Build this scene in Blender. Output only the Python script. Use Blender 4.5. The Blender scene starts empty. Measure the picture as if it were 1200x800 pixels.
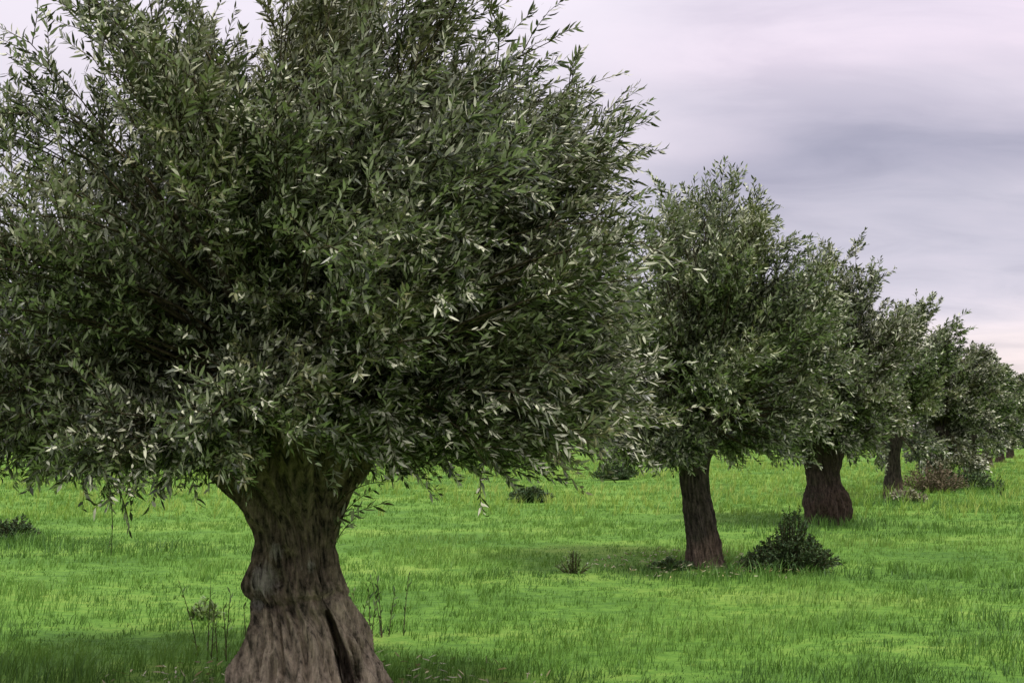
import bpy, math
import numpy as np
from mathutils import Vector, noise

C = bpy.context.scene.collection
R = math.radians
CAM_H = 1.7
FPX = 1287.0            # focal length in pixels of a 1200 px wide picture
PITCH = math.atan(103 / FPX)

# ------------------------------------------------------------------ basics
def gz(x, y):
    """height of the meadow: gentle humps and hollows"""
    return (0.05 * noise.noise(Vector((x * 0.21 + 3.1, y * 0.21, 0.3)))
            + 0.018 * noise.noise(Vector((x * 0.9, y * 0.9 + 7.7, 1.3))))

def at(px, py):
    """ground point (z = 0) seen at a pixel of the photograph, used once to measure where things stand"""
    x, y = (px - 600) / FPX, (400 - py) / FPX
    ca, sa = math.cos(PITCH), math.sin(PITCH)
    dy, dz = ca - y * sa, sa + y * ca
    t = CAM_H / -dz
    return x * t, dy * t

def nrm(v):
    return v / np.maximum(np.linalg.norm(v, axis=-1, keepdims=True), 1e-9)

def mesh_from(name, verts, tris=None, quads=None, tint=None, mats=(), tri_m=None, quad_m=None, smooth=False):
    me = bpy.data.meshes.new(name)
    tris = np.zeros((0, 3), np.int32) if tris is None else np.asarray(tris, np.int32)
    quads = np.zeros((0, 4), np.int32) if quads is None else np.asarray(quads, np.int32)
    verts = np.asarray(verts, np.float32)
    me.vertices.add(len(verts)); me.vertices.foreach_set('co', verts.ravel())
    nl = len(tris) * 3 + len(quads) * 4
    me.loops.add(nl)
    me.loops.foreach_set('vertex_index', np.concatenate([tris.ravel(), quads.ravel()]).astype(np.int32))
    npoly = len(tris) + len(quads)
    me.polygons.add(npoly)
    ls = np.concatenate([np.arange(len(tris)) * 3, len(tris) * 3 + np.arange(len(quads)) * 4]).astype(np.int32)
    me.polygons.foreach_set('loop_start', ls)
    mi = np.concatenate([np.zeros(len(tris), np.int32) if tri_m is None else tri_m,
                         np.zeros(len(quads), np.int32) if quad_m is None else quad_m]).astype(np.int32)
    me.polygons.foreach_set('material_index', mi)
    if smooth:
        me.polygons.foreach_set('use_smooth', np.ones(npoly, bool))
    for m in mats: me.materials.append(m)
    me.update(calc_edges=True)
    if tint is not None:
        a = me.attributes.new('tint', 'FLOAT', 'POINT')
        a.data.foreach_set('value', np.asarray(tint, np.float32))
    return me

def link(name, me, parent=None, loc=None):
    o = bpy.data.objects.new(name, me); C.objects.link(o)
    if parent is not None: o.parent = parent
    if loc is not None: o.location = loc
    return o

def thing(name, label, cat, loc, group=None):
    o = bpy.data.objects.new(name, None); C.objects.link(o)
    o.empty_display_size = 0.2
    o.location = loc; o['label'] = label; o['category'] = cat
    if group: o['group'] = group
    return o

# ------------------------------------------------------------------ materials
class NT:
    def __init__(s, m):
        m.use_nodes = True; s.t = m.node_tree; s.t.nodes.clear()
    def n(s, kind, **kw):
        nd = s.t.nodes.new(kind)
        for k, v in kw.items():
            if k.startswith('i_'):
                key = k[2:]
                nd.inputs[int(key) if key.isdigit() else key.replace('_', ' ')].default_value = v
            else: setattr(nd, k, v)
        return nd
    def l(s, a, b): s.t.links.new(a, b)
    def ramp(s, src, stops, interp='LINEAR'):
        r = s.n('ShaderNodeValToRGB'); e = r.color_ramp.elements; r.color_ramp.interpolation = interp
        while len(e) < len(stops): e.new(0.5)
        for el, (p, c) in zip(e, stops):
            el.position = p; el.color = (*c, 1) if len(c) == 3 else c
        s.l(src, r.inputs[0]); return r.outputs[0]
    def mix(s, fac, a, b, blend='MIX'):
        m = s.n('ShaderNodeMix', data_type='RGBA', blend_type=blend)
        for sock, v in ((m.inputs[0], fac), (m.inputs[6], a), (m.inputs[7], b)):
            if hasattr(v, 'is_linked'): s.l(v, sock)
            else: sock.default_value = v if not isinstance(v, tuple) else (*v, 1)
        return m.outputs[2]
    def math(s, op, a, b=0.0, c=0.0):
        m = s.n('ShaderNodeMath', operation=op)
        for i, v in enumerate((a, b, c)):
            if hasattr(v, 'is_linked'): s.l(v, m.inputs[i])
            else: m.inputs[i].default_value = v
        return m.outputs[0]

def leaf_mat(name, dark, mid, light, under, trans=0.22, rough=0.42, spec=0.5):
    m = bpy.data.materials.new(name); t = NT(m)
    a = t.n('ShaderNodeAttribute', attribute_name='tint')
    top = t.ramp(a.outputs['Fac'], [(0.0, dark), (0.5, mid), (1.0, light)])
    g = t.n('ShaderNodeNewGeometry')
    col = t.mix(g.outputs['Backfacing'], top, t.mix(t.math('MULTIPLY', a.outputs['Fac'], 0.35), under, top))
    p = t.n('ShaderNodeBsdfPrincipled', i_Roughness=rough)
    p.inputs['Specular IOR Level'].default_value = spec
    t.l(col, p.inputs['Base Color'])
    tr = t.n('ShaderNodeBsdfTranslucent'); t.l(t.mix(0.5, top, (0.16, 0.22, 0.03)), tr.inputs[0])
    mx = t.n('ShaderNodeMixShader', i_0=trans)
    t.l(p.outputs[0], mx.inputs[1]); t.l(tr.outputs[0], mx.inputs[2])
    o = t.n('ShaderNodeOutputMaterial'); t.l(mx.outputs[0], o.inputs[0])
    return m

def bark_mat(name, dark, light, pale, pale_h=0.0, scale=1.0, scars=()):
    """furrowed bark; below pale_h the bark has gone and the weathered wood shows"""
    m = bpy.data.materials.new(name); t = NT(m)
    co = t.n('ShaderNodeTexCoord')
    mp = t.n('ShaderNodeMapping'); mp.inputs['Scale'].default_value = (10 * scale, 10 * scale, 1.9 * scale)
    t.l(co.outputs['Object'], mp.inputs[0])
    n1 = t.n('ShaderNodeTexNoise', i_Scale=2.6, i_Detail=8.0, i_Roughness=0.65); t.l(mp.outputs[0], n1.inputs['Vector'])
    n2 = t.n('ShaderNodeTexNoise', i_Scale=5.0, i_Detail=5.0, i_Roughness=0.6); t.l(co.outputs['Object'], n2.inputs['Vector'])
    n3 = t.n('ShaderNodeTexNoise', i_Scale=38.0, i_Detail=4.0, i_Roughness=0.7); t.l(co.outputs['Object'], n3.inputs['Vector'])
    f1 = t.math('ADD', t.math('MULTIPLY', n1.outputs[0], 0.75), t.math('MULTIPLY', n3.outputs[0], 0.25))
    bark = t.ramp(f1, [(0.40, dark), (0.52, light), (0.66, tuple(min(1, c * 2.1) for c in light))])
    col = bark
    if pale_h > 0:
        sx = t.n('ShaderNodeSeparateXYZ'); t.l(co.outputs['Object'], sx.inputs[0])
        hgt = t.math('ADD', sx.outputs['Z'], t.math('MULTIPLY', t.math('SUBTRACT', n2.outputs[0], 0.5), 0.75))
        hgt = t.math('SUBTRACT', hgt, t.math('MULTIPLY', sx.outputs['X'], 0.6))
        fac = t.ramp(hgt, [(pale_h - 0.16, (0.85,) * 3), (pale_h + 0.08, (0, 0, 0))])
        wood = t.ramp(f1, [(0.38, tuple(c * 0.22 for c in pale)), (0.48, tuple(c * 0.75 for c in pale)), (0.62, tuple(min(1, c * 1.4) for c in pale))])
        col = t.mix(fac, bark, wood)
    for c_, r_ in scars:                      # places where the bark has fallen off the dead wood
        dv = t.n('ShaderNodeVectorMath', operation='DISTANCE'); dv.inputs[1].default_value = c_; t.l(co.outputs['Object'], dv.inputs[0])
        dd_ = t.math('ADD', t.math('DIVIDE', dv.outputs['Value'], r_), t.math('MULTIPLY', t.math('SUBTRACT', n1.outputs[0], 0.5), 2.2))
        dd_ = t.math('ADD', dd_, t.math('MULTIPLY', t.math('SUBTRACT', 0.52, f1), 4.5))
        col = t.mix(t.ramp(dd_, [(0.55, (0.75,) * 3), (1.0, (0, 0, 0))]), col, t.ramp(f1, [(0.40, (0.07, 0.06, 0.055)), (0.52, (0.27, 0.245, 0.225)), (0.66, (0.5, 0.46, 0.42))]))
    moss = t.ramp(n2.outputs[0], [(0.56, (0, 0, 0)), (0.72, (0.45,) * 3)])
    col = t.mix(moss, col, (0.055, 0.07, 0.03))
    p = t.n('ShaderNodeBsdfPrincipled', i_Roughness=0.92); t.l(col, p.inputs['Base Color'])
    p.inputs['Specular IOR Level'].default_value = 0.2
    b = t.n('ShaderNodeBump', i_Strength=1.0, i_Distance=0.09); t.l(f1, b.inputs['Height'])
    t.l(b.outputs[0], p.inputs['Normal'])
    o = t.n('ShaderNodeOutputMaterial'); t.l(p.outputs[0], o.inputs[0])
    return m

M = {}
M['leaf_a'] = leaf_mat('willow_leaf_grey_green', (0.019, 0.029, 0.011), (0.050, 0.067, 0.022), (0.185, 0.185, 0.080), (0.48, 0.49, 0.36), trans=0.07)
M['leaf_b'] = leaf_mat('willow_leaf_green', (0.018, 0.032, 0.011), (0.050, 0.075, 0.022), (0.185, 0.20, 0.07), (0.45, 0.48, 0.32), trans=0.07)
M['leaf_far'] = leaf_mat('far_leaf', (0.03, 0.05, 0.02), (0.06, 0.085, 0.035), (0.12, 0.14, 0.06), (0.17, 0.20, 0.13))
M['bush'] = leaf_mat('bush_leaf', (0.014, 0.034, 0.012), (0.030, 0.062, 0.020), (0.06, 0.10, 0.03), (0.07, 0.10, 0.045), trans=0.12, rough=0.6, spec=0.2)
M['weed'] = leaf_mat('weed_leaf', (0.05, 0.09, 0.02), (0.10, 0.17, 0.03), (0.2, 0.26, 0.06), (0.16, 0.22, 0.09))
M['scrub'] = leaf_mat('scrub_leaf', (0.09, 0.08, 0.045), (0.17, 0.16, 0.09), (0.34, 0.32, 0.22), (0.3, 0.3, 0.22), trans=0.12, rough=0.6, spec=0.2)
M['dry'] = leaf_mat('dry_leaf', (0.05, 0.038, 0.024), (0.11, 0.085, 0.05), (0.22, 0.19, 0.12), (0.16, 0.13, 0.09), trans=0.08, rough=0.7, spec=0.1)
M['grass'] = leaf_mat('grass_blade', (0.036, 0.098, 0.018), (0.110, 0.245, 0.034), (0.245, 0.375, 0.080), (0.12, 0.245, 0.046), trans=0.3, rough=0.5, spec=0.3)
M['tall_grass'] = leaf_mat('tall_grass_blade', (0.11, 0.24, 0.03), (0.24, 0.38, 0.055), (0.42, 0.47, 0.13), (0.26, 0.38, 0.08), trans=0.3, rough=0.6, spec=0.2)
M['bark'] = bark_mat('old_willow_bark', (0.020, 0.016, 0.012), (0.17, 0.13, 0.095), (0.56, 0.45, 0.34), 0.68, scars=(((-0.17, -0.25, 0.84), 0.12), ((-0.10, -0.28, 1.0), 0.07), ((0.10, -0.28, 0.92), 0.06), ((-0.2, -0.2, 0.70), 0.06)))
M['bark2'] = bark_mat('willow_bark', (0.020, 0.017, 0.012), (0.070, 0.058, 0.044), (0.14, 0.10, 0.072), 0.42, 1.2)
M['bark3'] = bark_mat('red_brown_bark', (0.022, 0.015, 0.012), (0.06, 0.044, 0.034), (0.085, 0.056, 0.042), 0.7, 1.2)
M['twig'] = bark_mat('twig_bark', (0.035, 0.028, 0.014), (0.085, 0.07, 0.035), (0, 0, 0))

def ground_mat():
    m = bpy.data.materials.new('meadow_turf'); t = NT(m)
    co = t.n('ShaderNodeTexCoord')
    mp = t.n('ShaderNodeMapping'); mp.inputs['Scale'].default_value = (0.55, 1.0, 1.0); t.l(co.outputs['Object'], mp.inputs[0])
    n1 = t.n('ShaderNodeTexNoise', i_Scale=0.5, i_Detail=6.0, i_Roughness=0.6); t.l(mp.outputs[0], n1.inputs['Vector'])
    n2 = t.n('ShaderNodeTexNoise', i_Scale=9.0, i_Detail=6.0, i_Roughness=0.7); t.l(mp.outputs[0], n2.inputs['Vector'])
    f = t.math('ADD', t.math('MULTIPLY', n1.outputs[0], 0.55), t.math('MULTIPLY', n2.outputs[0], 0.45))
    col = t.ramp(f, [(0.36, (0.04, 0.10, 0.018)), (0.5, (0.098, 0.20, 0.03)), (0.64, (0.19, 0.28, 0.055))])
    p = t.n('ShaderNodeBsdfPrincipled', i_Roughness=0.9); t.l(col, p.inputs['Base Color'])
    p.inputs['Specular IOR Level'].default_value = 0.1
    b = t.n('ShaderNodeBump', i_Strength=0.8, i_Distance=0.06); t.l(n2.outputs[0], b.inputs['Height']); t.l(b.outputs[0], p.inputs['Normal'])
    o = t.n('ShaderNodeOutputMaterial'); t.l(p.outputs[0], o.inputs[0])
    return m
M['ground'] = ground_mat()

# ------------------------------------------------------------------ geometry generators
def bez(p0, p1, p2, t):
    t = t[..., None]
    return (1 - t) ** 2 * p0 + 2 * t * (1 - t) * p1 + t * t * p2
def dbez(p0, p1, p2, t):
    t = t[..., None]
    return nrm(2 * (1 - t) * (p1 - p0) + 2 * t * (p2 - p1))

def tubes(p0, p1, p2, r0, r1, nseg=4, nside=3):
    """many tapered tubes along quadratic curves; returns verts, quads"""
    n = len(p0); ts = np.linspace(0, 1, nseg + 1)
    T = np.tile(ts, (n, 1))
    P = bez(p0[:, None], p1[:, None], p2[:, None], T)
    D = dbez(p0[:, None], p1[:, None], p2[:, None], T)
    ref = np.where(np.abs(D[..., 2:3]) > 0.9, np.array([1., 0, 0]), np.array([0, 0, 1.]))
    U = nrm(np.cross(D, ref)); V = np.cross(D, U)
    rad = (r0[:, None] * (1 - T) + r1[:, None] * T)[..., None, None]
    ang = np.arange(nside) * 2 * np.pi / nside
    ring = P[:, :, None] + rad * (U[:, :, None] * np.cos(ang)[:, None] + V[:, :, None] * np.sin(ang)[:, None])
    verts = ring.reshape(-1, 3)
    b = (np.arange(n) * (nseg + 1) * nside)[:, None, None] + (np.arange(nseg) * nside)[None, :, None] + np.arange(nside)[None, None, :]
    nx = (np.arange(n) * (nseg + 1) * nside)[:, None, None] + (np.arange(nseg) * nside)[None, :, None] + ((np.arange(nside) + 1) % nside)[None, None, :]
    q = np.stack([b, nx, nx + nside, b + nside], -1).reshape(-1, 4)
    return verts, q

def leaves(pos, tan, L, W, rng, wind, spread=0.75, flip=0.3, curl=0.12):
    """lance-shaped leaves, six points each, set along a twig; returns verts, tris, quads"""
    n = len(pos)
    perp = nrm(np.cross(tan, rng.normal(size=(n, 3))))
    d = nrm(tan * 0.75 + perp * spread + wind + rng.normal(size=(n, 3)) * 0.12)
    up = np.array([0, 0, 1.]) + rng.normal(size=(n, 3)) * 0.65
    s = nrm(np.cross(d, up)); nn = np.cross(s, d)
    sg = np.where(rng.random(n) < flip, -1.0, 1.0)[:, None]
    s = s * sg; nn = nn * sg
    L = L[:, None]; W = W[:, None]
    c = curl * L * rng.uniform(-0.4, 1.2, n)[:, None]
    v = np.empty((n, 6, 3))
    v[:, 0] = pos
    m1 = pos + d * L * 0.33 + nn * c * 0.25; m2 = pos + d * L * 0.68 - nn * c * 0.1
    v[:, 1] = m1 - s * W * 0.5; v[:, 2] = m1 + s * W * 0.5
    v[:, 3] = m2 - s * W * 0.38; v[:, 4] = m2 + s * W * 0.38
    v[:, 5] = pos + d * L - nn * c
    b = (np.arange(n) * 6)[:, None]
    tris = np.concatenate([b + np.array([0, 2, 1]), b + np.array([3, 4, 5])])
    quads = b + np.array([1, 2, 4, 3])
    return v.reshape(-1, 3), tris, quads

class Acc:
    def __init__(s): s.v = []; s.t = []; s.q = []; s.tm = []; s.qm = []; s.ti = []; s.n = 0
    def add(s, v, t=None, q=None, mat=0, tint=0.5):
        if t is not None and len(t): s.t.append(t + s.n); s.tm.append(np.full(len(t), mat))
        if q is not None and len(q): s.q.append(q + s.n); s.qm.append(np.full(len(q), mat))
        s.v.append(v); s.ti.append(np.broadcast_to(tint, (len(v),))); s.n += len(v)
    def mesh(s, name, mats, smooth=False):
        cat = lambda a: np.concatenate(a) if a else None
        return mesh_from(name, np.concatenate(s.v), cat(s.t), cat(s.q), np.concatenate(s.ti), mats, cat(s.tm), cat(s.qm), smooth)

def crown_mesh(name, seed, head, head_r, cen, rad, wind, n_tuft, per_tuft, twigs, lpt, leaf_l, leaf_w,
               mat, power=2.5, extra=(), holes=(), wood=True, shoot_r=0.011, low=-0.95, hole_r=0.33, zmin=None, tuft_var=0.20, top_power=None, bough_var=(0.74, 1.05)):
    """pollard crown: long shoots fan out of the head to tufts on an uneven envelope, twigs and leaves on the shoots"""
    rng = np.random.default_rng(seed)
    head = np.array(head, float); cen = np.array(cen, float); rad = np.array(rad, float)
    wind = np.array(wind, float)
    # tuft centres
    d = []
    golden = math.pi * (3 - math.sqrt(5))
    nb = max(12, n_tuft // 3); bm = []
    for i in range(nb):                       # boughs: each carries three or so tufts, so the crown billows
        z = 1 - 2 * (i + 0.5) / nb
        if z < low: continue
        r = math.sqrt(1 - z * z); a = i * golden + seed
        bv = np.array([r * math.cos(a), r * math.sin(a), z]) + rng.normal(size=3) * 0.12
        bv /= np.linalg.norm(bv); bmul = rng.uniform(*bough_var)
        for j in range(3):
            v = bv + rng.normal(size=3) * 0.15; v /= np.linalg.norm(v)
            if any(np.linalg.norm(np.array([v[0], v[2]]) - np.array(h)) < hole_r for h in holes): continue
            d.append(v); bm.append(bmul * rng.uniform(0.94, 1.05))
    d = np.array(d)
    pw = np.where(d[:, 2] > 0, top_power or power, power)
    E = (np.abs(d) ** pw[:, None]).sum(1) ** (-1 / pw)
    mul = 0.97 * np.array(bm)
    tc = cen + d * (E * mul)[:, None] * rad
    inner = cen + d * (E * mul * rng.uniform(0.40, 0.68, len(d)))[:, None] * rad     # a second, deeper shell
    tuft_c = np.concatenate([tc, inner[::2]])
    if len(extra): tuft_c = np.concatenate([tuft_c, np.array(extra, float)])
    tt = rng.normal(0, tuft_var, len(tuft_c))
    if top_power and n_tuft > 90: tt = tt + 0.16 * np.clip((tuft_c[:, 2] - 3.7) / 0.5, 0, 1)      # yellowish young tips on the highest shoots
    tf = np.clip(rng.beta(0.45, 1.1, len(tuft_c)), 0.02, 0.9)      # how much of a tuft the wind has turned silver side out
    # shoots
    e = np.repeat(tuft_c, per_tuft, 0); ti = np.repeat(tt, per_tuft); fl = np.repeat(tf, per_tuft)
    e = e + rng.normal(size=e.shape) * rad.mean() * np.array([0.070, 0.070, 0.080])
    if zmin is not None: e[:, 2] = np.maximum(e[:, 2], zmin + 0.10 + rng.exponential(0.08, len(e)))
    out = nrm(e - head)
    p0 = head + out * head_r * rng.uniform(0.6, 0.95, (len(e), 1)) + np.array([0, 0, 0.05])
    ln = np.linalg.norm(e - p0, axis=1, keepdims=True)
    p1 = p0 * 0.5 + e * 0.5 + np.array([0, 0, 1.]) * ln * rng.uniform(0.08, 0.30, (len(e), 1)) + rng.normal(size=e.shape) * ln * 0.07
    p2 = e + wind * ln * 0.10
    if zmin is not None: p0[:, 2] = np.maximum(p0[:, 2], zmin + 0.12)
    A = Acc()
    if wood:
        v, q = tubes(p0, p1, p2, rng.uniform(0.7, 1.6, len(e)) * shoot_r, np.full(len(e), shoot_r * 0.22), 6, 4)
        A.add(v, None, q, 1)
    # twigs on the outer part of each shoot
    n = len(e) * twigs
    si = np.repeat(np.arange(len(e)), twigs)
    t = np.clip(rng.beta(2.5, 1.05, n), 0.28, 1.0)
    b0 = bez(p0[si], p1[si], p2[si], t); tg = dbez(p0[si], p1[si], p2[si], t)
    pr = nrm(np.cross(tg, rng.normal(size=(n, 3))))
    tl = rng.uniform(0.5, 1.2, n)[:, None] * rad.mean() * 0.19
    dr = nrm(tg * 0.85 + pr * 0.7 + wind * 0.6 + np.array([0, 0, 0.16]))
    b2 = b0 + dr * tl
    b1 = b0 + dr * tl * 0.5 + pr * tl * 0.14 + np.array([0, 0, 1.]) * tl * 0.10
    if zmin is not None:
        kp = np.minimum(b2[:, 2], b0[:, 2]) > zmin + 0.16 * np.array([noise.noise(Vector((p[0] * 2.2, p[1] * 2.2, seed))) for p in b2]) + rng.exponential(0.05, n) - 0.06
        b0, b1, b2, si = b0[kp], b1[kp], b2[kp], si[kp]; n = len(b0)
    if wood:
        v, q = tubes(b0, b1, b2, np.full(n, shoot_r * 0.30), np.full(n, shoot_r * 0.10), 3, 3)
        A.add(v, None, q, 1)
    li = np.repeat(np.arange(n), lpt)
    lt = np.tile((np.arange(lpt) + 0.8) / lpt, n) + rng.uniform(-0.4, 0.4, n * lpt) / lpt
    pos = bez(b0[li], b1[li], b2[li], lt); tan = dbez(b0[li], b1[li], b2[li], lt)
    k = len(pos)
    LL = leaf_l * rng.uniform(0.5, 1.3, k) * (1.05 - 0.35 * lt); WW = leaf_w * rng.uniform(0.75, 1.25, k)
    v, tr, q = leaves(pos, tan, LL, WW, rng, wind * 0.8, flip=fl[si][li], curl=0.2)
    tint = np.clip(0.42 + ti[si][li] + rng.normal(0, 0.13, k) + np.repeat(rng.normal(0, 0.08, n), lpt), 0, 1)
    A.add(v, tr, q, 0, np.repeat(tint, 6))
    return A.mesh(name, [mat, M['twig']])

def trunk_mesh(name, prof, mat, seed, ridges=11, depth=0.06, twist=0.5, nu=160, nv=150, cleft=None, roots=5, root_h=0.35, depth_y=1.0, burls=(), collar=None):
    """closed tapering trunk: prof = (z, left, right); furrows are real relief"""
    z = np.array([p[0] for p in prof]); l = np.array([p[1] for p in prof]); r = np.array([p[2] for p in prof])
    u = np.linspace(0, 1, nv); u = u * 0.9 + 0.1 * u ** 0.5
    zz = z[0] + (z[-1] - z[0]) * u
    def interp(a):
        s = np.interp(zz, z, a)
        kk = np.array([0.06, 0.24, 0.4, 0.24, 0.06]); p = np.pad(s, 2, mode='edge')
        return np.convolve(p, kk, mode='valid')
    lw, rw = interp(l), interp(r)
    cx, hw = (lw + rw) / 2, (rw - lw) / 2
    th = np.arange(nu) * 2 * np.pi / nu
    V = np.empty((nv, nu, 3))
    for i in range(nv):
        tw = twist * zz[i]
        for j in range(nu):
            a = th[j] + tw; ca, sa = math.cos(a), math.sin(a)
            w = noise.noise(Vector((ca * 1.6, sa * 1.6, zz[i] * 1.1 + seed)))
            f = noise.noise(Vector((ca * ridges * 0.45, sa * ridges * 0.45, zz[i] * 1.4 + w + seed * 3)))
            f2 = noise.noise(Vector((ca * ridges * 1.1, sa * ridges * 1.1, zz[i] * 3.5 + seed * 5)))
            rr = 1 + 0.10 * w + depth * 2.2 * (0.35 - abs(f)) + depth * 0.8 * f2
            hk = max(0.0, 1 - (zz[i] - z[0]) / root_h)
            rr *= 0.97; rr += 0.13 * hk * hk * math.cos(roots * th[j] + seed)
            for ba, bz, br, bam in burls:
                da = ((th[j] - R(ba) + math.pi) % (2 * math.pi) - math.pi) * hw[i]
                rr += bam * math.exp(-(da * da + (zz[i] - bz) ** 2 * 0.8) / (br * br))
            g1 = noise.noise(Vector((ca * 6.5, sa * 6.5, zz[i] * 2.2 + seed * 7 + 2 * w)))
            g2 = noise.noise(Vector((ca * 14, sa * 14, zz[i] * 5.0 + seed * 2)))
            rr += depth * (1.5 * (0.3 - abs(g1)) + 0.6 * g2)
            rad = hw[i] * rr
            if collar: rad *= 1 - 0.10 * math.exp(-((zz[i] - collar - 0.05 * w) / 0.022) ** 2) * (0.75 + 0.6 * f)
            vx, vy = cx[i] + rad * math.cos(th[j]), rad * depth_y * math.sin(th[j])
            if cleft and vy < 0:              # a slit rotted into the stump, deep and steep sided
                zs, xs_, ws, dp = cleft
                if zs[0] < zz[i] < zs[-1]:
                    e = abs(vx - np.interp(zz[i], zs, xs_) - 0.012 * w) / (np.interp(zz[i], zs, ws) * (1 + 0.5 * f2) + 1e-4)
                    gq = min(1, max(0, (1.25 - e) / 0.5)); gq = gq * gq * (3 - 2 * gq)
                    vx -= 0.19 * dp * gq; vy += 0.98 * dp * gq
            V[i, j] = (vx, vy, zz[i])
    v = V.reshape(-1, 3)
    b = (np.arange(nv - 1) * nu)[:, None] + np.arange(nu)[None]; nx = (np.arange(nv - 1) * nu)[:, None] + ((np.arange(nu) + 1) % nu)[None]
    q = np.stack([b, nx, nx + nu, b + nu], -1).reshape(-1, 4)
    top = np.array([[cx[-1], 0, zz[-1] + 0.02]]); v = np.concatenate([v, top]); ti = len(v) - 1
    last = (nv - 1) * nu + np.arange(nu)
    tr = np.stack([last, np.roll(last, -1), np.full(nu, ti)], -1)
    return mesh_from(name, v, tr, q, None, [mat], smooth=True)

def limb_mesh(name, p0, p1, p2, r0, r1, mat, seed):
    f = lambda a: np.array([a], float)
    v, q = tubes(f(p0), f(p1), f(p2), np.array([r0]), np.array([r1]), 22, 20)
    v = v.reshape(23, 20, 3); c = v.mean(1, keepdims=True)
    k = np.array([[1 + 0.22 * noise.noise(Vector(tuple(p * 9)) + Vector((seed, 0, 0))) + 0.16 * noise.noise(Vector((p[0] * 30, p[1] * 30, p[2] * 6 + seed))) for p in ring] for ring in v])
    v = c + (v - c) * k[..., None]
    tip = v[-1].mean(0) + (v[-1].mean(0) - v[-2].mean(0)) * 0.3
    vv = np.concatenate([v.reshape(-1, 3), [tip]])
    last = 22 * 20 + np.arange(20)
    tr = np.stack([last, np.roll(last, -1), np.full(20, len(vv) - 1)], -1)
    return mesh_from(name, vv, tr, q, None, [mat], smooth=True)

def sprig_mesh(name, curves, seed, leaf_l, leaf_w, per, mat, r=0.004, wind=(0.1, 0, 0), spread=0.9, tint0=0.5):
    """a few leafy stems"""
    rng = np.random.default_rng(seed); A = Acc(); n = len(curves)
    p = np.array(curves, float); p0, p1, p2 = p[:, 0], p[:, 1], p[:, 2]
    v, q = tubes(p0, p1, p2, np.full(n, r), np.full(n, r * 0.4), 8, 4); A.add(v, None, q, 1)
    li = np.repeat(np.arange(n), per); t = np.clip(np.tile((np.arange(per) + 0.7) / per, n) + rng.uniform(-.3, .3, n * per) / per, 0, 1)
    pos = bez(p0[li], p1[li], p2[li], t); tan = dbez(p0[li], p1[li], p2[li], t)
    k = len(pos)
    v, tr, q = leaves(pos, tan, leaf_l * rng.uniform(.6, 1.2, k), leaf_w * rng.uniform(.7, 1.2, k), rng, np.array(wind), spread)
    A.add(v, tr, q, 0, np.repeat(np.clip(tint0 + rng.normal(0, .18, k), 0, 1), 6))
    return A.mesh(name, [mat, M['twig']])

def bush_mesh(name, seed, w, dpt, h, n, per, leaf_l, leaf_w, mat, peak=0.0, peak_k=0.0):
    """low leafy bush: stems out of one root, leaf spray on each"""
    rng = np.random.default_rng(seed); cs = []
    for i in range(n):
        a = rng.uniform(0, 2 * math.pi); r = math.sqrt(rng.uniform(0, 1))
        x, y = math.cos(a) * r * w / 2, math.sin(a) * r * dpt / 2
        top = h * (1 - 0.72 * r ** 1.6) * rng.uniform(0.62, 1.0) * (1 + 0.35 * noise.noise(Vector((x / w * 5, y / w * 5, seed))))
        if peak_k: top *= 1 - peak_k + peak_k * 1.25 * math.exp(-((x - peak) / (w * 0.20)) ** 2)
        p0 = (x * 0.35, y * 0.35, -0.03); p2 = (x, y, top); p1 = (x * 0.75, y * 0.75, top * 0.75)
        cs.append((p0, p1, p2))
    return sprig_mesh(name, cs, seed, leaf_l, leaf_w, per, mat, r=0.006, spread=1.0, tint0=0.45)

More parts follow.
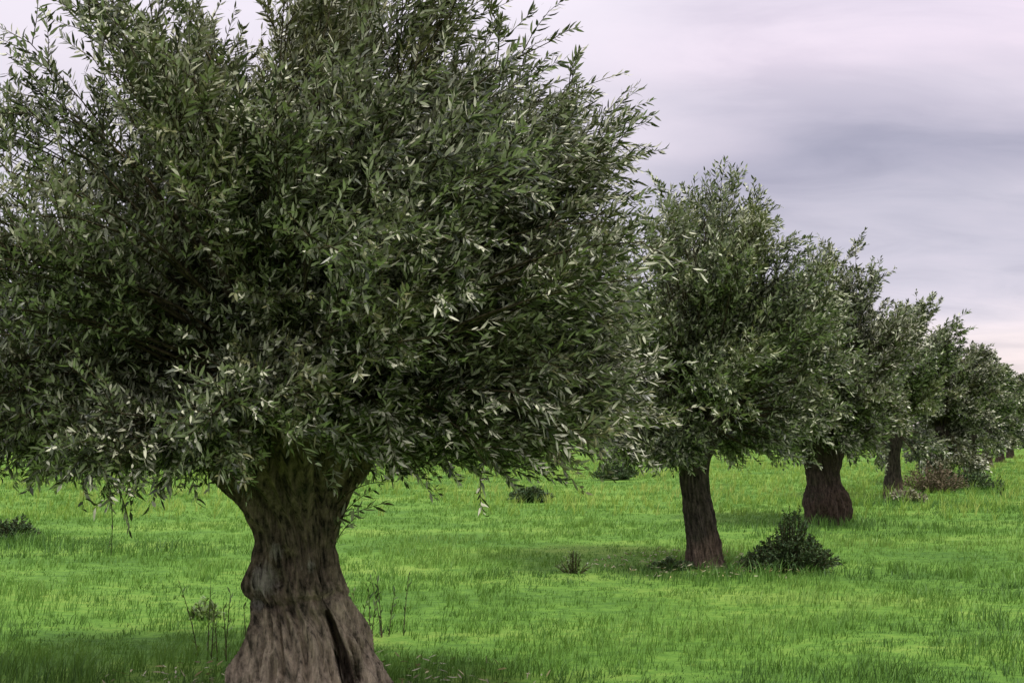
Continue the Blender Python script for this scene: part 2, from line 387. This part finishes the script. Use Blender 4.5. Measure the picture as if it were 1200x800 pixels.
# ------------------------------------------------------------------ the sky
def make_world():
    w = bpy.data.worlds.new('World'); bpy.context.scene.world = w; w.use_nodes = True
    t = NT(w)
    sky = t.n('ShaderNodeTexSky', sky_type='NISHITA'); sky.sun_disc = False
    sky.sun_elevation = R(SUN_EL); sky.sun_rotation = R(SUN_AZ)
    co = t.n('ShaderNodeTexCoord'); sx = t.n('ShaderNodeSeparateXYZ'); t.l(co.outputs['Generated'], sx.inputs[0])
    zc = t.math('MAXIMUM', sx.outputs['Z'], 0.0); zz = t.math('ADD', zc, 0.16)
    cb = t.n('ShaderNodeCombineXYZ')
    t.l(t.math('DIVIDE', sx.outputs['X'], zz), cb.inputs[0]); t.l(t.math('DIVIDE', sx.outputs['Y'], zz), cb.inputs[1])
    mp = t.n('ShaderNodeMapping'); mp.inputs['Location'].default_value = CLOUD_OFF; mp.inputs['Scale'].default_value = (0.55, 1.0, 1.0)
    mp.inputs['Rotation'].default_value = (0, 0, R(8))
    t.l(cb.outputs[0], mp.inputs[0])
    n1 = t.n('ShaderNodeTexNoise', i_Scale=0.95, i_Detail=5.0, i_Roughness=0.48, i_Distortion=0.3); t.l(mp.outputs[0], n1.inputs['Vector'])
    n2 = t.n('ShaderNodeTexNoise', i_Scale=0.5, i_Detail=2.0); t.l(mp.outputs[0], n2.inputs['Vector'])
    # stratus in banks: a dark bank above the row, light cloud over it, a pale gap low down
    warp = t.math('ADD', t.math('MULTIPLY', t.math('SUBTRACT', n1.outputs[0], 0.5), 0.15), t.math('MULTIPLY', t.math('SUBTRACT', n2.outputs[0], 0.5), 0.10))
    ez = t.math('ADD', zc, warp)
    cloud = t.ramp(ez, [(0.03, (7.6, 6.6, 6.5)), (0.085, (7.3, 6.5, 6.7)), (0.135, (5.6, 5.3, 6.1)), (0.18, (5.2, 4.95, 5.75)), (0.222, (4.0, 3.85, 4.75)), (0.262, (6.3, 5.75, 6.6)),
                        (0.31, (7.4, 6.5, 7.4)), (0.37, (6.2, 5.6, 6.5)), (0.5, (6.8, 6.4, 7.1))], 'EASE')
    tex = t.ramp(n1.outputs[0], [(0.3, (0.80, 0.82, 0.86)), (0.7, (1.16, 1.13, 1.10))])
    cloud = t.mix(1.0, cloud, tex, 'MULTIPLY')
    n3 = t.n('ShaderNodeTexNoise', i_Scale=3.4, i_Detail=7.0, i_Roughness=0.58, i_Distortion=0.5); t.l(mp.outputs[0], n3.inputs['Vector'])
    fine = t.ramp(n3.outputs[0], [(0.36, (0.90, 0.905, 0.92)), (0.5, (1.0, 1.0, 1.0)), (0.66, (1.09, 1.07, 1.06))])
    cloud = t.mix(1.0, cloud, fine, 'MULTIPLY')
    east = t.ramp(sx.outputs['X'], [(0.0, (1,) * 3), (0.22, (0,) * 3)], 'EASE')
    cloud = t.mix(t.math('MULTIPLY', east, 0.75), cloud, (6.9, 6.5, 7.2))
    gain = t.ramp(zc, [(0.30, (1, 1, 1)), (0.75, (ZEN, ZEN, ZEN * 0.98))])
    cloud = t.mix(1.0, cloud, gain, 'MULTIPLY')
    col = t.mix(0.93, sky.outputs[0], cloud)
    bg = t.n('ShaderNodeBackground', i_Strength=0.1); t.l(col, bg.inputs[0])
    o = t.n('ShaderNodeOutputWorld'); t.l(bg.outputs[0], o.inputs[0])

SUN_EL, SUN_AZ = 64.0, 135.0     # high, behind the camera's right shoulder, veiled by cloud
CLOUD_OFF = (0.4, 2.3, 0.0)
ZEN = 1.75
make_world()
s = bpy.data.lights.new('sun', 'SUN'); s.energy = 3.3; s.angle = R(10); s.color = (1.0, 0.95, 0.88)
so = bpy.data.objects.new('sun', s); C.objects.link(so)
az, el = R(SUN_AZ), R(SUN_EL)
to_sun = Vector((math.sin(az) * math.cos(el), math.cos(az) * math.cos(el), math.sin(el)))
so.rotation_euler = to_sun.to_track_quat('Z', 'Y').to_euler(); so.location = to_sun * 60

# ------------------------------------------------------------------ the meadow
def axis_pts(lo, hi, n_in, far, n_out, pw=3.0):
    t = np.linspace(0, 1, n_out + 1)[1:] ** pw
    return np.concatenate([(lo - far * t)[::-1], np.linspace(lo, hi, n_in), hi + far * t])
xs = axis_pts(-24, 30, 200, 1500, 26); ys = axis_pts(-6, 60, 230, 1500, 26)
GX, GY = np.meshgrid(xs, ys)
GZ = np.vectorize(gz)(GX, GY)
nx_, ny_ = len(xs), len(ys)
b = (np.arange(ny_ - 1) * nx_)[:, None] + np.arange(nx_ - 1)[None]
q = np.stack([b, b + 1, b + 1 + nx_, b + nx_], -1).reshape(-1, 4)
g = link('ground', mesh_from('ground', np.stack([GX, GY, GZ], -1).reshape(-1, 3), None, q, None, [M['ground']], smooth=True))
g['kind'] = 'structure'

_r = [(350, 850), (826, 676), (926, 672), (700, 676), (970, 618), (20, 640), (1047, 590), (1108, 575)]  # ellipses of taller grass, tinted dark to stand for tree shade
SHADE_TUFTS = [(*at(*p), a, b) for p, a, b in zip(_r, (1.1, 1.5, 1.4, 1.0, 1.8, 1.4, 1.8, 2.0), (.8, .7, .65, .45, 1.2, .9, 1.3, 1.5))]
SHADE_TUFTS += [(-1.0, 7.2, 3.4, .55), (3.0, 7.4, 2.0, .5), (-3.8, 7.5, 1.6, .6), (1.4, 6.6, 2.2, 0.9), (-2.6, 6.9, 1.1, .7), (4.6, 9.0, 1.5, 1.0), (-6.2, 15.5, 2.4, .9), (3.2, 6.2, 1.5, .7), (-5.2, 9.4, 1.3, .6), (6.5, 11.5, 2.0, .7)]
def grass(name, label, seed, n, d0, d1, hmin, hmax, mat, falloff, w0, tuftiness, half=R(42), tint0=0.45, keep=None):
    """blades thinner on the ground with distance, in clumps"""
    rng = np.random.default_rng(seed)
    # clump centres, then blades round each
    per = 7; nc = n // per
    u = rng.random(nc)
    e = falloff
    d = (d0 ** e + u * (d1 ** e - d0 ** e)) ** (1 / e)
    a = rng.uniform(-half, half, nc)
    cx, cy = d * np.sin(a), d * np.cos(a)
    pn = np.array([noise.noise(Vector((x * 0.5, y * 0.9, seed))) for x, y in zip(cx, cy)])
    pn2 = np.array([noise.noise(Vector((x * 1.8, y * 2.6, seed + 9))) for x, y in zip(cx, cy)])
    pn3 = np.array([noise.noise(Vector((x * 0.16, y * 0.28, seed + 4))) for x, y in zip(cx, cy)])
    if keep is not None:
        kp = keep(cx, cy, rng)
        cx, cy, d, pn, pn2, pn3 = cx[kp], cy[kp], d[kp], pn[kp], pn2[kp], pn3[kp]; nc = len(cx)
    cz = np.array([gz(x, y) for x, y in zip(cx, cy)])
    tuft_shade = np.zeros(nc)                       # taller blades whose darker tint paints in the shade under the trees
    for rx_, ry_, ra, rb in SHADE_TUFTS:
        tuft_shade = np.maximum(tuft_shade, np.exp(-((cx - rx_) / ra) ** 2 - ((cy - ry_) / rb) ** 2))
    tuft_shade = np.clip(tuft_shade * 1.3 + 0.5 * pn2 * (tuft_shade > .1), 0, 1)
    ii = np.repeat(np.arange(nc), per); k = nc * per
    sc = (d[ii] / d0) ** 0.62
    sp = 0.022 * sc
    x = cx[ii] + rng.normal(size=k) * sp; y = cy[ii] + rng.normal(size=k) * sp
    z = cz[ii] - 0.012
    h = rng.uniform(hmin, hmax, k) * np.clip(1 + tuftiness * (pn + pn2)[ii], 0.35, 2.2) * (1 + 0.7 * tuft_shade[ii])
    w = w0 * sc * rng.uniform(0.7, 1.3, k)
    fa = rng.uniform(0, 2 * np.pi, k)
    side = np.stack([np.cos(fa), np.sin(fa), np.zeros(k)], -1)
    la = rng.uniform(0, 2 * np.pi, k); lean = h * rng.uniform(0.1, 0.75, k)
    dr = np.stack([np.cos(la) + 0.35, np.sin(la), np.zeros(k)], -1) * lean[:, None]
    base = np.stack([x, y, z], -1); up = np.array([0, 0, 1.])
    v = np.empty((k, 5, 3))
    v[:, 0] = base - side * w[:, None] / 2; v[:, 1] = base + side * w[:, None] / 2
    mid = base + up * (h * 0.6)[:, None] + dr * 0.35
    v[:, 2] = mid + side * w[:, None] * 0.38; v[:, 3] = mid - side * w[:, None] * 0.38
    v[:, 4] = base + up * h[:, None] + dr
    bb = (np.arange(k) * 5)[:, None]
    tint = np.clip(tint0 + 0.45 * pn[ii] + 0.30 * pn2[ii] + 0.40 * pn3[ii] - 0.55 * tuft_shade[ii] + np.repeat(rng.normal(0, .07, nc), per) + rng.normal(0, 0.09, k), 0, 1)  # blades in the ellipses get the painted shade as a lower tint
    o = link(name, mesh_from(name, v.reshape(-1, 3), bb + np.array([3, 2, 4]), bb + np.array([0, 1, 2, 3]), np.repeat(tint, 5), [mat]))
    o['kind'] = 'stuff'; o['label'] = label; o['category'] = 'grass'
    return o
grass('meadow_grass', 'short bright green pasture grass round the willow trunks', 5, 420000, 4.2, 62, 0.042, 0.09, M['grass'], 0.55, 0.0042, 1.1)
def tall_keep(cx, cy, rng):
    v = np.array([noise.noise(Vector((x * 0.22, y * 0.13, 31))) for x, y in zip(cx, cy)])
    return (v + rng.normal(0, 0.18, len(cx)) > -0.2)
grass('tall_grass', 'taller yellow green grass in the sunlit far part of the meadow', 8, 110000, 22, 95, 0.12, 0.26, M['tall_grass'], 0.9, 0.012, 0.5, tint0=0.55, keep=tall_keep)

# ------------------------------------------------------------------ the row of willows
GROUP = 'pollard willows in a row'
def k_of(base_y): return CAM_H / (base_y - 503.0)     # metres per pixel at a trunk standing there

def profile(base_y, base_x, rows):
    k = k_of(base_y)
    return [((base_y - y) * k, (l - base_x) * k, (r - base_x) * k) for y, l, r in rows]

# --- nearest tree
bx, by = at(350, 841)
T = thing('pollard_willow', 'biggest and nearest pollard willow, with split flared trunk and huge grey green crown', 'tree', (bx, by, gz(bx, by)), GROUP)
rows = [(860, 252, 462), (841, 256, 455), (815, 262, 448), (800, 268, 443), (780, 277, 438), (760, 287, 431), (740, 294, 423), (722, 298, 413), (702, 292, 404),
        (682, 289, 397), (660, 294, 390), (640, 298, 387), (620, 294, 389), (600, 284, 393), (580, 269, 400), (560, 250, 412), (540, 238, 426),
        (515, 230, 440), (490, 228, 448), (468, 240, 434), (450, 270, 400), (441, 310, 360)]
tk = link('trunk', trunk_mesh('trunk', profile(841, 350, rows), M['bark'], 3.3, ridges=12, depth=0.125, twist=0.55, root_h=.3, nu=440, nv=300,
          cleft=((0.02, 0.10, 0.23, 0.43, 0.60, 0.68), (0.40, 0.385, 0.345, 0.285, 0.215, 0.19), (0.0, 0.022, 0.027, 0.024, 0.016, 0.0), 0.34), collar=0.715,
          burls=[(-125, 0.86, 0.09, 0.20), (-150, 0.78, 0.07, 0.14), (-62, 0.80, 0.09, 0.14), (-100, 1.04, 0.07, 0.17), (-40, 1.08, 0.10, 0.12), (-110, 0.42, 0.08, 0.12), (-75, 1.3, 0.08, .14), (175, .95, .08, .12), (-100, 0.84, 0.045, -0.22), (-85, 0.96, 0.04, -0.18), (-60, .95, .06, .15), (-135, .55, .07, .12), (-80, .56, .06, .10), (-125, 1.2, .07, .15), (-95, .25, .07, .1)]), T)
HZ = (841 - 500) * k_of(841)
for i, (x0, y0, x1, y1, x2, y2, r) in enumerate([(-.34, -.16, -.50, -.26, -.72, -.34, .10), (.36, -.2, .5, -.3, .66, -.46, .09), (-.1, -.42, -.16, -.58, -.3, -.8, .09), (.2, .35, .4, .5, .6, .7, .1)]):
    link('root', limb_mesh('root', (x0, y0, .12), (x1, y1, .03), (x2, y2, -.07), r, .04, M['bark'], 5 + i), T)
rng = np.random.default_rng(77)
for i, (a, elv, ln) in enumerate([(170, 38, 0.9), (200, 62, 1.0), (125, 50, 0.9), (60, 48, 1.0), (10, 40, 0.95), (-35, 55, 0.9), (-80, 45, 0.85), (-125, 48, 0.9), (90, 80, 1.2), (-60, 78, 1.2)]):
    d = np.array([math.cos(R(a)) * math.cos(R(elv)), math.sin(R(a)) * math.cos(R(elv)), math.sin(R(elv))])
    p0 = np.array([0, 0, HZ]) + d * 0.25; p2 = p0 + d * ln + np.array([0, 0, 0.2]); p1 = p0 + d * ln * 0.5 + rng.normal(size=3) * 0.07
    link('limb', limb_mesh('limb', p0, p1, p2, rng.uniform(0.10, 0.15), 0.03, M['bark'], i * 2.7), T)
k1 = k_of(841)
def loc1(px, py, dy): return ((px - 350) * k1, dy, (841 - py) * k1)
extra = [loc1(665, 150, .2), loc1(660, 185, -.2), loc1(640, 125, .1), loc1(640, 215, 0), loc1(670, 400, -.4), loc1(660, 340, -.3), loc1(670, 470, -.2),
         loc1(620, 510, -.6), loc1(715, 440, .1), loc1(705, 360, .1), loc1(670, 500, .2), loc1(725, 475, .5), loc1(705, 400, .6), loc1(690, 320, .3), loc1(650, 515, -.2), loc1(600, 530, -.3), loc1(640, 420, .9), loc1(60, 540, -.5), loc1(90, 530, .6), loc1(40, 545, .3), loc1(560, 540, .3), loc1(580, 520, .8), loc1(-10, 300, .2), loc1(-20, 440, 0), loc1(10, 450, -.6), loc1(-30, 360, -.2), loc1(20, 470, .4), loc1(0, 380, .4), loc1(-40, 480, .2), loc1(-20, 400, .2), loc1(120, 555, -.7), loc1(180, 535, -1.0), loc1(450, 525, -.9), loc1(520, 530, -.6), loc1(330, 480, -1.3), loc1(30, 500, 0), loc1(440, 350, -1.6), loc1(520, 340, -1.5)]
link('crown', crown_mesh('crown', 11, (0, 0, HZ), 0.33, (-0.12, 0, 2.88), (1.88, 1.93, 1.86), (0.34, -0.05, 0.0), 92, 7, 12, 25, 0.080, 0.0145,
     M['leaf_a'], power=3.1, top_power=2.0, zmin=1.36, extra=extra, holes=[(0.93, 0.40), (-0.9, 0.48)], hole_r=0.17, bough_var=(0.70, 1.06)), T)
# twigs hanging and sprouting low on the tree
link('sprout', sprig_mesh('sprout', [(loc1(392, 622, -.1), loc1(405, 590, -.15), loc1(440, 572, -.2)), (loc1(392, 610, -.1), loc1(410, 600, -.2), loc1(452, 588, -.15)),
     (loc1(394, 640, -.15), loc1(400, 620, -.2), loc1(425, 600, -.25)), (loc1(395, 590, -.1), loc1(420, 560, -.2), loc1(470, 562, -.3))], 21, 0.085, 0.018, 16, M['leaf_a']), T)
link('hanging_twig', sprig_mesh('hanging_twig', [(loc1(150, 540, -.6), loc1(172, 560, -.62), loc1(167, 638, -.6)), (loc1(165, 560, -.6), loc1(182, 575, -.6), loc1(186, 612, -.6))], 22, 0.06, 0.013, 15, M['leaf_a'], wind=(0.05, 0, -0.3), spread=0.35, tint0=0.25), T)

# --- second tree
bx, by = at(826, 665); k2 = k_of(665)
T = thing('pollard_willow', 'second willow from the camera, slim straight trunk with dark bushy plant at its foot', 'tree', (bx, by, gz(bx, by)), GROUP)
rows = [(676, 796, 858), (665, 802, 851), (655, 804, 846), (640, 805, 843), (620, 804, 839), (600, 802, 836), (580, 800, 832), (560, 799, 830), (540, 797, 832), (520, 790, 840), (495, 784, 846), (478, 792, 838), (468, 805, 825)]
link('trunk', trunk_mesh('trunk', profile(665, 826, rows), M['bark2'], 8.1, ridges=9, depth=0.11, root_h=.2, nu=120, nv=130), T)
hz = (665 - 500) * k2
for i, (a, elv) in enumerate([(180, 45), (120, 50), (60, 55), (0, 45), (-60, 50), (-120, 50)]):
    d = np.array([math.cos(R(a)) * math.cos(R(elv)), math.sin(R(a)) * math.cos(R(elv)), math.sin(R(elv))])
    p0 = np.array([0, 0, hz]) + d * 0.2
    link('limb', limb_mesh('limb', p0, p0 + d * .35 + np.array([0, 0, .05]), p0 + d * .8 + np.array([0, 0, .2]), 0.09, 0.025, M['bark2'], i * 1.9 + 40), T)
link('crown', crown_mesh('crown', 23, (0, 0, hz), 0.25, (0.05, 0, 2.95), (1.70, 1.55, 1.93), (0.2, -0.05, 0), 76, 6, 10, 17, 0.10, 0.022,
     M['leaf_b'], power=2.6, top_power=2.0, zmin=1.18, bough_var=(0.84, 1.02), extra=[((700 - 826) * k2, 0, 1.9), ((900 - 826) * k2, -.3, 1.6), ((780 - 826) * k2, -.5, 1.45)]), T)

# --- third tree
bx, by = at(970, 613); k3 = k_of(613)
T = thing('pollard_willow', 'willow with short swollen red brown trunk, behind the dark bush', 'tree', (bx, by, gz(bx, by)), GROUP)
rows = [(618, 946, 994), (613, 947, 994), (602, 946, 997), (590, 945, 998), (578, 946, 993), (566, 948, 985), (552, 947, 984), (535, 944, 988), (515, 940, 992), (500, 945, 985), (492, 958, 975)]
link('trunk', trunk_mesh('trunk', profile(613, 970, rows), M['bark3'], 5.4, ridges=8, depth=0.12, root_h=.15, nu=100, nv=100), T)
hz = (613 - 508) * k3
for i, (a, elv) in enumerate([(180, 45), (110, 55), (40, 50), (-30, 45), (-100, 50)]):
    d = np.array([math.cos(R(a)) * math.cos(R(elv)), math.sin(R(a)) * math.cos(R(elv)), math.sin(R(elv))])
    p0 = np.array([0, 0, hz]) + d * 0.2
    link('limb', limb_mesh('limb', p0, p0 + d * .35, p0 + d * .8 + np.array([0, 0, .2]), 0.09, 0.025, M['bark3'], i * 1.9 + 70), T)
link('crown', crown_mesh('crown', 34, (0, 0, hz), 0.25, (0.08, 0, 2.95), (1.5, 1.5, 1.92), (0.25, 0, 0), 70, 6, 9, 13, 0.12, 0.030,
     M['leaf_a'], power=2.4, top_power=2.0, zmin=0.98, bough_var=(0.84, 1.02), extra=[(0.2, -.8, 1.5), (-.5, -.6, 1.6)]), T)

# --- the farther trees, each its own shape
far = [  # px, base y, label, crown half width, height scale, low skirt, stems
    (1047, 583, 'fourth willow, brown trunk half hidden by low foliage, right of the swollen red brown trunk', 1.5, 1.04, 0.5, 1),
    (1108, 568, 'fifth willow, its drooping crown touching the grass left of the low dark shrub', 1.5, 0.96, 0.1, 1),
    (1138, 556, 'small willow far down the row, just right of the drooping crown', 1.45, 0.96, 0.4, 1),
    (1157, 547, 'smaller distant willow, third from the far end of the row', 1.5, 1.0, 0.5, 1),
    (1172, 541, 'second farthest willow of the row, crown against the horizon', 1.5, 1.0, 0.5, 1),
    (1184, 536, 'farthest and smallest willow at the far end of the row', 1.5, 0.95, 0.5, 1)]
for i, (px, py, lab, rw, hs, skirt, stems) in enumerate(far):
    bx, by = at(px, py)
    T = thing('pollard_willow', lab, 'tree', (bx, by, gz(bx, by)), GROUP)
    H = 4.75 * hs
    pr = [(-0.1, -.3, .3), (0, -.26, .27), (.3, -.22, .22), (.7, -.17, .2), (1.1, -.18, .19), (1.5, -.26, .27), (1.75, -.24, .24), (1.9, -.1, .1)]
    if stems == 1:
        link('trunk', trunk_mesh('trunk', pr, M['bark2'], 9 + i, ridges=7, depth=0.07, nu=48, nv=50), T)
    else:
        pr2 = [(z, l * .75 - .12, r * .75 - .12) for z, l, r in pr]
        link('trunk', trunk_mesh('trunk', pr2, M['bark3'], 9 + i, ridges=7, depth=0.07, nu=48, nv=50), T)
        for x1, y1 in ((.42, -.2), (.8, .1)):
            link('stem', limb_mesh('stem', (x1 * .75, y1 * .3, -0.05), (x1 * .8, y1, .6), (x1 * 1.1, y1, 1.7), .06, .045, M['bark3'], x1 * 9), T)
    nt = max(38, 66 - 6 * i)
    cz = (H + skirt + 0.55) / 2 + 0.35; rz = H - cz
    ex = [(.75 * math.cos(q_), .9 * math.sin(q_) - .3, skirt + .45 + .2 * math.sin(3 * q_)) for q_ in np.arange(9) * .7] if i == 1 else []
    ex += [(.4, -.8, skirt + .5), (-.6, -.7, skirt + .55), (1.0, -.3, skirt + .6), (-1.1, 0, skirt + .8), (0.1, .6, skirt + .6), (.8, .8, skirt + .7)]
    link('crown', crown_mesh('crown', 50 + i * 3, (0, 0, 1.65), 0.25, (0.15, 0, cz), (rw, rw, rz), (0.25, 0, 0), nt, 5, 8, 11, 0.135 + .012 * i, 0.040 + 0.006 * i,
         M['leaf_a' if i % 2 else 'leaf_b'], power=2.2, bough_var=(0.84, 1.02), extra=ex, wood=i < 2), T)

# ------------------------------------------------------------------ undergrowth
def bush(px, py, wpx, hpx, name, label, cat, seed, n, per, ll, lw, mat, depth=0.9, peak=0.0, peak_k=0.0, group=None):
    bx, by = at(px, py); k = k_of(py)
    me = bush_mesh(name, seed, wpx * k, wpx * k * depth, hpx * k, n, per, ll, lw, M[mat], peak * k, peak_k)
    o = link(name, me, None, (bx, by, gz(bx, by)))
    o['label'] = label; o['category'] = cat
    if group: o['group'] = group
    return o
bush(926, 668, 125, 70, 'bush', 'dark pointed bush on the grass right of the slim willow trunk', 'bush', 3, 420, 34, .042, .018, 'bush', .7, 4, 0.38)
bush(14, 632, 66, 28, 'bush', 'low dark bush at the left edge under the big crown', 'bush', 4, 150, 26, .055, .022, 'bush', .8)
bush(672, 672, 44, 32, 'weed_clump', 'small thin green weed clump on the grass left of the slim willow trunk', 'plant', 5, 34, 13, .05, .014, 'weed')
bush(620, 588, 58, 22, 'bush', 'small round bush in the far meadow just right of the big willow', 'bush', 6, 110, 22, .09, .035, 'bush')
bush(722, 562, 56, 26, 'bush', 'dark far bush below the gap between first and second willow crowns', 'bush', 7, 120, 22, .11, .045, 'bush')
bush(1135, 573, 80, 24, 'bush', 'low dark shrub beneath the fifth willow, on the right of the row', 'bush', 9, 120, 22, .11, .045, 'bush')
bush(1092, 577, 84, 40, 'bush', 'dry brown undergrowth between the fourth and fifth willow trunks', 'bush', 18, 120, 20, .10, .03, 'dry')
bush(1062, 587, 50, 15, 'bush', 'pale scrubby bush at the foot of the fourth willow trunk', 'bush', 16, 90, 22, .11, .04, 'scrub')
bush(786, 668, 60, 14, 'weed_clump', 'flat dark weed clump touching the left side of the slim trunk', 'plant', 12, 90, 14, .05, .018, 'bush', .6)
bush(240, 722, 40, 24, 'weed_clump', 'small grey green weed clump on the grass left of the big trunk', 'plant', 13, 26, 9, .06, .026, 'weed')

def stalks(px, py, hpx, name, label, seed, n, spread_px, per, ll, lw, mat):
    bx, by = at(px, py); k = k_of(py); rng = np.random.default_rng(seed); cs = []
    for i in range(n):
        x0, y0 = rng.normal(0, spread_px * k * .5, 2); h = hpx * k * rng.uniform(.6, 1.05)
        lx, ly = rng.normal(0, .12 * h, 2)
        cs.append(((x0, y0, -.02), (x0 + lx * .3, y0 + ly * .3, h * .5), (x0 + lx, y0 + ly, h)))
    o = link(name, sprig_mesh(name, cs, seed, ll, lw, per, M[mat], r=.0045, spread=.5), None, (bx, by, gz(bx, by)))
    o['label'] = label; o['category'] = 'plant'
stalks(452, 742, 78, 'tall_weed', 'tall dark stalked weed standing right of the big split trunk', 31, 6, 22, 12, .06, .016, 'bush')
stalks(250, 770, 100, 'tall_weed', 'tall yellow green weed standing left of the big split trunk', 32, 7, 26, 14, .06, .014, 'weed')
stalks(412, 735, 50, 'tall_weed', 'short pale green weed close behind the right flank of the big trunk', 33, 5, 20, 12, .06, .014, 'weed')
stalks(1170, 581, 22, 'tall_weed', 'thin dark stalks on the grass under the right end of the row', 34, 5, 14, 10, .1, .03, 'bush')

# ------------------------------------------------------------------ fallen leaves
rng = np.random.default_rng(17); pos = []
for (px, py, rr_, n_) in ((350, 841, 1.5, 900), (826, 665, 1.2, 500)):
    bx, by = at(px, py); a_ = rng.uniform(0, 2 * math.pi, n_); r_ = rr_ * rng.random(n_) ** .7 + .2
    for x, y in zip(bx + r_ * np.cos(a_), by + r_ * np.sin(a_)): pos.append((x, y, gz(x, y) + rng.uniform(.03, .09)))
pos = np.array(pos); n_ = len(pos); hd = rng.normal(size=(n_, 3)) * (1, 1, .25)
M['litter'] = leaf_mat('fallen_leaf', (0.10, 0.07, 0.03), (0.24, 0.20, 0.08), (0.40, 0.36, 0.16), (0.34, 0.31, 0.2), trans=.1)
v, tr, q = leaves(pos, nrm(hd), rng.uniform(.05, .08, n_), rng.uniform(.011, .016, n_), rng, np.zeros(3), spread=.3, flip=.5)
o = link('fallen_leaves', mesh_from('fallen_leaves', v, tr, q, np.repeat(rng.random(n_), 6), [M['litter']]))
o['kind'] = 'stuff'; o['label'] = 'yellow brown fallen willow leaves scattered under the near trees'; o['category'] = 'leaves'

# ------------------------------------------------------------------ far hedge
rng = np.random.default_rng(91)
A = Acc()
nh = 46000
th = rng.uniform(R(-42), R(48), nh)
hn = np.array([noise.noise(Vector((a * 14, 2.2, 0))) + .5 * noise.noise(Vector((a * 45, 7.2, 0))) for a in th])
hh = (5.6 + 2.2 * hn)
dd = 112 + rng.normal(0, 2.0, nh)
zt = rng.random(nh) ** 0.75 * hh
pos = np.stack([dd * np.sin(th), dd * np.cos(th), zt], -1)
v, tr, q = leaves(pos, nrm(rng.normal(size=(nh, 3)) + np.array([0, 0, .6])), rng.uniform(.5, .95, nh), rng.uniform(.28, .5, nh), rng, np.array([.2, 0, 0]))
A.add(v, tr, q, 0, np.repeat(np.clip(.4 + .25 * hn + rng.normal(0, .15, nh), 0, 1), 6))
h = link('hedgerow', A.mesh('hedgerow', [M['leaf_far']]))
h['kind'] = 'stuff'; h['label'] = 'far belt of dark trees and hedge along the horizon'; h['category'] = 'hedge'

# ------------------------------------------------------------------ camera
cam = bpy.data.cameras.new('camera'); co = bpy.data.objects.new('camera', cam); C.objects.link(co)
cam.sensor_width = 36; cam.lens = FPX / 1200 * 36; cam.clip_end = 5000
co.location = (0, 0, CAM_H); co.rotation_euler = (math.pi / 2 + PITCH, 0, 0)
sc = bpy.context.scene; sc.camera = co
sc.view_settings.view_transform = 'Standard'; sc.view_settings.look = 'None'; sc.view_settings.gamma = 1
sc.view_settings.exposure = 0.35
sc.render.engine = 'CYCLES'
sc.cycles.max_bounces = 6; sc.cycles.diffuse_bounces = 3; sc.cycles.transmission_bounces = 3
